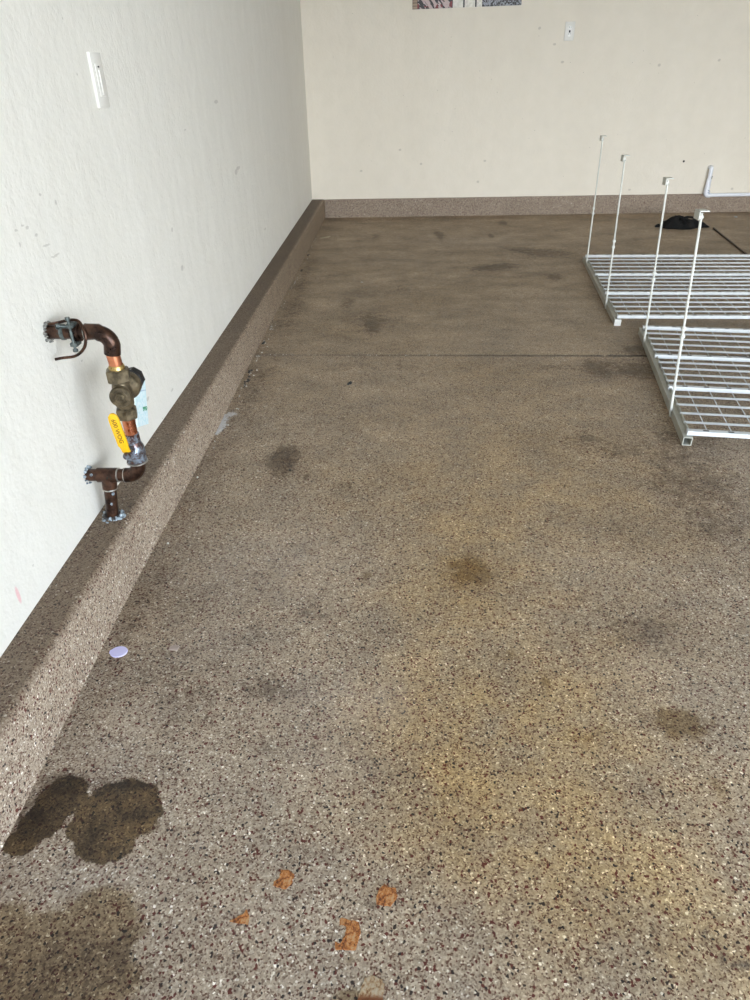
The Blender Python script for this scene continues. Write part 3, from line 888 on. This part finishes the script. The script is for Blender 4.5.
ox, oz, oy = 1.338, 1.3165, BACK_WALL_Y
so = thing('wall_socket', Vector((ox, oy, oz)), 'white electrical outlet near the top of the back wall', 'outlet')
part('plate', box_bm(ox - 0.037, ox + 0.037, oy - 0.008, oy + 0.001, oz - 0.061, oz + 0.061, 0.003), M_white, so)
for s in (1, -1):
    f = part('receptacle', lathe_bm((ox, oy - 0.006, oz + s * 0.021), (0, -1, 0), [(0, 0.0165), (0.0035, 0.0165), (0.0042, 0.0155)], 20), M_white, so)
    for dx in (-0.006, 0.006):
        part('slot', box_bm(ox + dx - 0.0014, ox + dx + 0.0014, oy - 0.0106, oy - 0.008, oz + s * 0.021, oz + s * 0.021 + 0.009), M_dark, so, parent=f, smooth=False)
part('test_button', box_bm(ox - 0.006, ox + 0.006, oy - 0.011, oy - 0.007, oz - 0.009, oz + 0.007, 0.001), M_black, so, label='black button between the receptacles')

# ------------------------------------------------------------ picture at the top of the back wall
def mat_picture():
    M = Mat('picture_print')
    s = M.sep(M.co)
    x, z = s[0], s[2]
    white = srgb(222, 216, 204)
    black = srgb(34, 28, 28)
    band = lambda a, b: M.math('MULTIPLY', M.math('GREATER_THAN', x, a), M.math('LESS_THAN', x, b))
    vec = M.mapping(rot=(0, math.radians(38), 0), scale=(1, 1, 1))
    n1 = M.noise(26, 3, 0.6, vec=M.mapping(scale=(1.6, 1, 0.35), vec=vec))
    n2 = M.noise(19, 2, 0.6, vec=M.mapping(loc=(3, 0, 1), vec=vec))
    a = M.mix(M.math('GREATER_THAN', n1, 0.47), srgb(190, 168, 166), black)
    a = M.mix(M.math('GREATER_THAN', n2, 0.60), a, srgb(112, 22, 30))
    tan = M.mix(M.math('GREATER_THAN', M.math('SINE', M.math('MULTIPLY', z, 320)), 0.5), srgb(150, 128, 104), srgb(110, 88, 70))
    panel = M.mix(M.mapr(M.noise(60, 3), 0.4, 0.6, 0, 0.5), srgb(228, 224, 214), srgb(190, 184, 172))
    div = M.math('LESS_THAN', M.math('PINGPONG', M.math('SUBTRACT', x, -0.022), 0.045), 0.006)
    panel = M.mix(div, panel, black)
    n3 = M.noise(70, 4, 0.7)
    b = M.mix(M.math('GREATER_THAN', M.math('ADD', n3, M.math('MULTIPLY', z, -0.4)), 0.60), srgb(136, 138, 146), black)
    c = M.mix(band(-0.5, -0.375), white, tan)
    c = M.mix(band(-0.375, -0.11), c, a)
    c = M.mix(band(-0.11, 0.115), c, panel)
    c = M.mix(band(0.115, 0.5), c, b)
    M.set(Base_Color=c, Roughness=0.45)
    return M.m


pic = link('picture', box_bm(-0.412, 0.412, -0.009, 0.0, -0.27, 0.27), mat_picture())
pic.location = (0.536, BACK_WALL_Y - 0.0005, 1.752)
pic.rotation_euler = (0, math.radians(-0.8), 0)
tag(pic, 'black, white and red collage picture hanging at the top of the back wall', 'picture')

# ------------------------------------------------------------ overhead racks lying on the floor
WIRE_L = 2.44
wire_me = None


def copy_at(o, loc, parent, rot=None):
    c = o.copy()
    COL.objects.link(c)
    c.location = loc
    c.parent = parent
    if rot is not None:
        c.rotation_euler = rot
    return c


def make_rack(far, near, ang, fr, rods, label, capped=False):
    """far, near: deck corners on the left (x, y); ang: heading of the long wires; fr: channel places from far to near"""
    root = thing('storage_rack', Vector((near[0], near[1], 0)), label, 'rack', 'ceiling storage racks laid on the floor')
    F = Vector((far[0] - near[0], far[1] - near[1], 0))
    D = F.normalized()
    Xd = Vector((math.cos(ang), math.sin(ang), 0))
    dl = F.length
    aD = math.atan2(D.y, D.x) - math.pi / 2
    # side beams: hollow square tubes
    b = 0.0145

    def beam(off, name_label=None):
        bm = bmesh.new()
        o, i = b, b - 0.0026
        sec = lambda y, r: [bm.verts.new((x, y, z + b + 0.0005)) for x, z in ((-r, -r), (r, -r), (r, r), (-r, r))]
        y0, y1 = -0.024, dl + 0.024
        a0, a1, c0, c1 = sec(y0, o), sec(y1, o), sec(y0, i), sec(y1, i)
        for k in range(4):
            m = (k + 1) % 4
            bm.faces.new((a0[k], a0[m], a1[m], a1[k]))
            bm.faces.new((c0[m], c0[k], c1[k], c1[m]))
            bm.faces.new((a0[m], a0[k], c0[k], c0[m]))
            bm.faces.new((a1[k], a1[m], c1[m], c1[k]))
        bmesh.ops.recalc_face_normals(bm, faces=bm.faces)
        # an upstand flange that holds the deck
        box(bm, 0.004, 0.0065, 0.02, dl - 0.01, 2 * b, 2 * b + 0.012)
        bb = link('side_beam', bm, M_rackside, root)
        bb.location = off
        bb.rotation_euler = (0, 0, aD)
        return bb
    lb = beam(Vector((0.004, 0, 0)))
    if capped:
        link('end_cap', box_bm(-b - 0.001, b + 0.001, -0.027, -0.0235, -0.0003, 2 * b + 0.0015, 0.001), M_white, lb, label='white plastic end cap')
    beam(Xd * WIRE_L)
    # channels
    bm = bmesh.new()
    box(bm, 0, WIRE_L, -0.011, 0.011, -0.0075, 0.0075, 0.0015)
    ch = link('channel', bm, M_rack, root)
    bm = bmesh.new()
    k = 0.05
    while k < WIRE_L:
        box(bm, k, k + 0.018, -0.004, 0.004, 0.0066, 0.0078)  # dark strip on top stands in for the shade in a notch
        k += 0.0762
    sl = link('notch_shade_row', bm, M_dark, ch)
    sl['kind'] = 'stuff'
    sl['label'] = 'row of dark strips for the shaded notches in the channel'
    zc = 2 * b + 0.001 + 0.0085
    for i, t in enumerate(fr):
        p = F * (1 - t) + Vector((0, 0, zc))
        if i == 0:
            c = ch
            c.location = p
            c.rotation_euler = (0, 0, ang)
        else:
            c = copy_at(ch, p, root)
            s2 = sl.copy()
            COL.objects.link(s2)
            s2.parent = c
    # long wires, four between two channels
    bm = bmesh.new()
    sweep(bm, [(0.004, 0, 0), (WIRE_L, 0, 0)], 0.0046, 8)
    w0 = link('wire', bm, M_rack, root, smooth=True)
    first = True
    for a, c in zip(fr[:-1], fr[1:]):
        for q in range(1, 5):
            t = a + (c - a) * (q + 0.15) / 5.15
            p = F * (1 - t) + Vector((0, 0, zc + 0.001))
            if first:
                w0.location = p
                w0.rotation_euler = (0, 0, ang)
                first = False
            else:
                copy_at(w0, p, root)
    # thin cross wires
    bm = bmesh.new()
    sweep(bm, [(0, 0, 0), (0, dl, 0)], 0.0015, 6)
    c0 = link('cross_wire', bm, M_rack, root, smooth=True)
    k, first = 0.070, True
    while k < WIRE_L - 0.03:
        p = Xd * k + Vector((0, 0, zc - 0.0045))
        if first:
            c0.location = p
            c0.rotation_euler = (0, 0, aD)
            first = False
        else:
            copy_at(c0, p, root)
        k += 0.0762
    # hanging rods that stand up from the left beam, each with its ceiling bracket
    for (bx, by, tx, tz) in rods:
        P0 = Vector((bx, by, 0.006))
        P1 = Vector((tx, by, tz))
        mid = P0.lerp(P1, 0.47)
        bm = bmesh.new()
        sweep(bm, [P0 + Vector((0.016, 0, -0.001)), P0 + Vector((0.006, 0, -0.002)), P0, P0.lerp(P1, 0.02), mid], 0.0048, 8)
        sweep(bm, [mid - (P1 - P0) * 0.02, P1], 0.0042, 8)
        rod = part('hanging_rod', bm, M_rod, root)
        bm = bmesh.new()
        for q in (0.43, 0.47):
            c = P0.lerp(P1, q)
            lathe(bm, c - Vector((0, 0.010, 0)), (0, 1, 0), [(0, 0.004), (0.004, 0.004), (0.004, 0.0075), (0.016, 0.0075), (0.016, 0.004), (0.02, 0.004)], 8)
        part('coupler', bm, M_rod, root, parent=rod, auto=25)
        bm = bmesh.new()
        x0, x1, y0, y1 = tx - 0.0060, tx + 0.021, by - 0.006, by + 0.034
        box(bm, x0 - 0.0025, x0, y0, y1, tz - 0.020, tz + 0.006, 0.0005)
        box(bm, x0 - 0.0025, x1, y0, y1, tz + 0.0035, tz + 0.0065, 0.0005)
        lathe(bm, (x0 - 0.001, by, tz - 0.012), (1, 0, 0), [(0, 0.006), (0.012, 0.006), (0.014, 0.003)], 8)
        part('bracket', bm, M_rod, root, parent=rod, auto=25)
    return root


make_rack((1.220, 4.588), (1.067, 3.291), math.radians(-2.6), [0, 0.37, 0.68, 1.0],
          [(1.200, 4.458, 1.191, 0.726), (1.084, 3.546, 1.062, 0.707)],
          'white wire storage rack lying on the floor, the farther one with white-capped tube end', True)
make_rack((1.138, 3.118), (0.948, 2.031), math.radians(-8.4), [0, 0.345, 0.655, 1.0],
          [(1.100, 2.961, 1.068, 0.678), (0.968, 2.228, 0.924, 0.675)],
          'white wire storage rack lying on the floor, the nearer one with an open tube end')

# ------------------------------------------------------------ black cloth and the dark pole
def black_bundle():
    root = thing('cloth_bundle', Vector((2.235, 5.72, 0)), 'crumpled black cloth bundle on the floor by the back curb', 'cloth')
    bm = bmesh.new()
    nr, na = 12, 56
    grid = []
    for i in range(nr + 1):
        u = i / nr
        row = []
        for k in range(na):
            a = 2 * math.pi * k / na
            rr = 1 + 0.16 * math.sin(3 * a + 1) + 0.10 * math.sin(5 * a + 2.2) + 0.13 * noise.noise(Vector((math.cos(a) * 3, math.sin(a) * 3, 0)))
            x, y = math.cos(a) * 0.178 * rr * u, math.sin(a) * 0.088 * rr * u
            prof = (1 - u ** 4)
            lump = 0.6 + 0.45 * noise.noise(Vector((x * 13, y * 13, 3))) + 0.5 * math.exp(-(((x + 0.07) / 0.06) ** 2 + ((y - 0.01) / 0.05) ** 2)) + 0.12 * math.exp(-(((x - 0.09) / 0.05) ** 2))
            fold = abs(noise.noise(Vector((x * 30 + y * 9, y * 34, 7)))) * 0.032
            z = 0.001 + prof * (0.066 * lump + fold) + 0.004 * (1 - u)
            row.append(bm.verts.new((2.235 + x, 5.72 + y, max(z, 0.001))))
        grid.append(row)
    for a, b in zip(grid[1:-1], grid[2:]):
        for k in range(na):
            bm.faces.new((a[k], a[(k + 1) % na], b[(k + 1) % na], b[k]))
    bm.faces.new(grid[1])
    for v in grid[0]:
        bm.verts.remove(v)
    bm.faces.new(list(reversed(grid[-1])))
    part('cloth', bm, M_cloth, root, auto=180)
    for P in ([(2.10, 5.66, 0.03), (2.12, 5.63, 0.075), (2.17, 5.64, 0.095), (2.21, 5.66, 0.075), (2.24, 5.66, 0.04)],
              [(2.20, 5.70, 0.06), (2.24, 5.66, 0.085), (2.29, 5.67, 0.078), (2.33, 5.70, 0.05)],
              [(2.09, 5.72, 0.02), (2.055, 5.71, 0.012), (2.04, 5.73, 0.010), (2.07, 5.76, 0.015)]):
        part('strap_loop', sweep_bm(smooth_path(P), 0.008, 8), M_cloth, root)


black_bundle()
pole = link('pole', sweep_bm([(2.450, 5.63, 0.0070), (2.416, 5.42, 0.0070), (2.330, 4.86, 0.0070), (2.262, 4.42, 0.0070)], 0.0060, 10), M_pole, smooth=True)
tag(pole, 'thin dark brown pole on the floor between the black cloth and the far rack', 'pole')

# ------------------------------------------------------------ white PVC drain pipe on the back wall
pv = thing('drain_pipe', Vector((2.632, 6.352, 0.138)), 'white plastic drain pipe dropping down the back wall and turning right along the curb', 'pipe')
yy = 6.354
up = part('upright', sweep_bm([(2.634, BACK_WALL_Y - 0.001, 0.352), (2.634, yy + 0.012, 0.352)] + arc((2.634, yy + 0.012, 0.340), (0, 0, 1), (0, -1, 0), 0.012, 5)[1:] + [(2.634, yy, 0.255)], 0.0165, 16), M_pvc, pv)
part('sleeve', lathe_bm((2.634, yy, 0.265), (0, 0, -1), [(0, 0.0170), (0.002, 0.0205), (0.04, 0.0205), (0.075, 0.0230), (0.11, 0.0230), (0.113, 0.020)], 16), M_pvc, pv)
part('clip', box_bm(2.648, 2.653, yy - 0.010, yy + 0.004, 0.268, 0.288), M_black, pv, smooth=False)
part('foot_elbow', sweep_bm([(2.634, yy, 0.168)] + arc((2.650, yy, 0.156), (-1, 0, 0), (0, 0, -1), 0.016, 5) + [(2.672, yy, 0.140)], 0.0195, 16), M_pvc, pv)
for z in (0.160, 0.176):
    part('blue_ring', lathe_bm((2.640, yy, z), (0.3, 0, 1), [(0, 0.0198), (0.0005, 0.0238), (0.004, 0.0238), (0.0045, 0.0198)], 16), M_blue, pv, label='blue primer mark')
part('horizontal_run', sweep_bm([(2.665, yy, 0.140), (RIGHT_X - 0.01, yy, 0.146)], 0.0145, 14), M_pvc, pv)

sc_ = thing('wall_screw', Vector((2.405, BACK_WALL_Y, 0.400)), 'small dark screw in the back wall above the black cloth', 'screw')
part('head', lathe_bm((2.405, BACK_WALL_Y + 0.002, 0.400), (0, -1, 0), [(0, 0.006), (0.008, 0.009), (0.010, 0.007)], 8), M_dark, sc_, auto=25)

# ------------------------------------------------------------ small things on the floor
def plate(name, pts, th, m, loc, label, cat, group=None, rotz=0.0, curl=0.0):
    bm = bmesh.new()
    lo = [bm.verts.new((x, y, 0.0003)) for x, y in pts]
    hi = [bm.verts.new((x * 0.97, y * 0.97, th + curl * (x * x + y * y))) for x, y in pts]
    n = len(pts)
    bm.faces.new(list(reversed(lo)))
    bm.faces.new(hi)
    for k in range(n):
        bm.faces.new((lo[k], lo[(k + 1) % n], hi[(k + 1) % n], hi[k]))
    bm.normal_update()
    bmesh.ops.triangulate(bm, faces=[f for f in bm.faces if len(f.verts) > 4], ngon_method='EAR_CLIP')
    bmesh.ops.recalc_face_normals(bm, faces=bm.faces)
    o = link(name, bm, m)
    o.location = loc
    o.rotation_euler = (0, 0, rotz)
    return tag(o, label, cat, group)


def mat_rust():
    M = Mat('rust_patch')
    n = M.noise(150, 6, 0.8)
    c = M.ramp(n, [(0.40, srgb(84, 44, 16)), (0.46, srgb(136, 76, 30)), (0.53, srgb(182, 116, 56)), (0.62, srgb(176, 142, 102))])
    M.set(Base_Color=c, Roughness=0.75, Normal=M.bump(n, 0.002, 0.8))
    return M.m


def mat_rust_pale():
    M = Mat('pale_rust_patch')
    n = M.noise(230, 4, 0.7)
    c = M.ramp(n, [(0.38, srgb(116, 78, 44)), (0.48, srgb(160, 132, 98)), (0.62, srgb(172, 156, 130))])
    y = M.sep(M.co)[1]
    c = M.mix(M.mapr(y, -0.004, -0.012), c, srgb(110, 58, 20))
    M.set(Base_Color=c, Roughness=0.75, Normal=M.bump(n, 0.002, 0.8))
    return M.m


M_rust, M_rustp = mat_rust(), mat_rust_pale()
K = 0.00157


def patch(px, loc, label, m=M_rust, seed=0):  # rust stain in the coating, built as a thin plate
    r = random.Random(seed)
    pts = []
    n = len(px)
    for i in range(n):
        a, b = Vector(px[i]), Vector(px[(i + 1) % n])
        for q in range(4):
            t = q / 4
            p = a.lerp(b, t)
            j = 0.55 if q else 0.2
            pts.append(((p.x + r.uniform(-j, j)) * K, (-p.y + r.uniform(-j, j)) * K))
    plate('rust_patch', pts, 0.0011, m, (loc[0], loc[1], 0), label, 'patch', 'rust patches on the floor in the foreground')


patch([(-4, -9), (4, -9), (10, -4), (8, 5), (3, 10), (-9, 7), (-10, 3), (-5, 0)], (-0.173, 0.574), 'squarish orange-brown rust flake, farthest from the camera on the left', seed=1)
patch([(-7, -6), (-2, -12), (1, -9), (9, -8), (11, 0), (4, 10), (-9, 8), (-10, 2)], (-0.016, 0.551), 'rounded orange-brown rust flake, rightmost of the patches', seed=2)
patch([(-11, 3), (0, -3), (3, -8), (7, -2), (7, 6)], (-0.227, 0.516), 'small triangular orange rust flake, leftmost of the patches', seed=3)
patch([(-8, -13), (-6, -15), (10, -11), (12, -2), (8, 13), (-10, 13), (-11, 6), (-6, 8), (-2, 0), (-1, -7), (-8, -8)], (-0.071, 0.496), 'hook-shaped rust flake with dark edges and a pale middle', seed=4)
patch([(-8, -4), (-6, -9), (0, -11), (9, -8), (11, -3), (9, 12), (-12, 10), (-11, 3)], (-0.034, 0.428), 'faded rust flake with a dark lower edge at the bottom of the view', M_rustp, 5)

plate('paper_disc', [(0.0185 * math.cos(a) * (1 + 0.12 * (1 if abs(a - math.pi) < 0.3 else 0)), 0.0165 * math.sin(a)) for a in [i * math.pi / 14 for i in range(28)]],
      0.0012, M_lilac, (-0.597, 1.055, 0), 'small oval lilac paper disc on the floor beside the left curb', 'paper', curl=3.0)
plate('paper_scrap', [(-0.010, -0.006), (0.009, -0.008), (0.012, 0.005), (0.000, 0.009), (-0.009, 0.004)], 0.0012, simple('faded_scrap', srgb(178, 160, 150), 0.8), (-0.481, 1.068, 0),
      'faded pinkish paper scrap on the floor right of the lilac disc', 'paper', curl=4)
st = link('wood_stick', box_bm(-0.045, 0.045, -0.004, 0.004, 0.0003, 0.006, 0.001), simple('pale_wood', srgb(176, 164, 138), 0.8))
st.location = (-0.545, 5.50, 0)
st.rotation_euler = (0, 0, math.radians(38))
tag(st, 'short pale stick lying near the far left corner', 'stick')
bm = bmesh.new()
for x, y, s in ((0, 0, 0.008), (0.003, 0.010, 0.006), (-0.006, -0.008, 0.005)):
    lathe(bm, (x, y, 0.0004), (0.2, 0.1, 1), [(0, s), (s * 0.6, s * 0.9), (s, s * 0.4)], 7)
bc = link('black_crumb', bm, M_black)
bc.location = (-0.186, 2.555, 0)
tag(bc, 'tiny black crumb on the floor just in front of the joint', 'debris')
for n, (x, y, s, lab) in enumerate(((-0.333, 1.850, 0.005, 'tiny black speck right of the dark grease spot'), (2.824, 6.12, 0.014, 'pale blue scrap on the floor by the back curb'), (-0.205, 4.14, 0.009, 'tiny white crumb on the far floor slab'))):
    bm = bmesh.new()
    lathe(bm, (0, 0, 0.0004), (0.1, 0.2, 1), [(0, s), (s * 0.3, s * 0.9), (s * 0.5, s * 0.4)], 7)
    o = link(('black_speck', 'plastic_scrap', 'white_crumb')[n], bm, (M_black, simple('pale_blue_scrap', srgb(176, 186, 196), 0.6), M_crumb)[n])
    o.location = (x, y, 0)
    tag(o, lab, 'debris')

rnd = random.Random(11)
bm = bmesh.new()
spots = []
for k in range(95):
    y = rnd.choice([rnd.uniform(2.0, 6.2), rnd.uniform(2.5, 3.4), rnd.uniform(0.9, 6)])
    spots.append((-0.622 + abs(rnd.gauss(0, 0.014)) + 0.002, y, rnd.uniform(0.0012, 0.0034)))
for k in range(16):
    x = rnd.uniform(-0.58, 0.2)
    spots.append((x, 2.880 - 0.031 * x + rnd.uniform(-0.006, 0.006), rnd.uniform(0.0012, 0.003)))
for x, y, s in spots:
    lathe(bm, (x, y, 0.0002), (rnd.uniform(-.3, .3), rnd.uniform(-.3, .3), 1), [(0, s), (s * 0.7, s * 0.9), (s * 1.3, s * 0.3)], 5, rnd.uniform(0, 3))
cr_ = link('crumbs', bm, M_crumb)
tag(cr_, 'pale crumbs scattered along the foot of the curb and the floor joint', 'debris', kind='stuff')
bm = bmesh.new()
for x, y, w, h in ((-0.615, 2.70, 0.012, 0.02), (-0.605, 2.62, 0.016, 0.035), (-0.612, 2.56, 0.012, 0.04), (-0.618, 3.05, 0.008, 0.02), (-0.610, 4.9, 0.01, 0.03), (-0.604, 4.45, 0.012, 0.02)):
    for q in range(5):
        s = rnd.uniform(0.003, 0.006)
        lathe(bm, (x + rnd.uniform(-w, w) * 0.5, y + rnd.uniform(-h, h), 0.0002), (0, 0, 1), [(0, s), (s * 0.5, s), (s * 0.8, s * 0.3)], 6)
lt = link('dirt_litter', bm, M_dark)
tag(lt, 'dark bits of dirt gathered along the foot of the left curb', 'debris', kind='stuff')
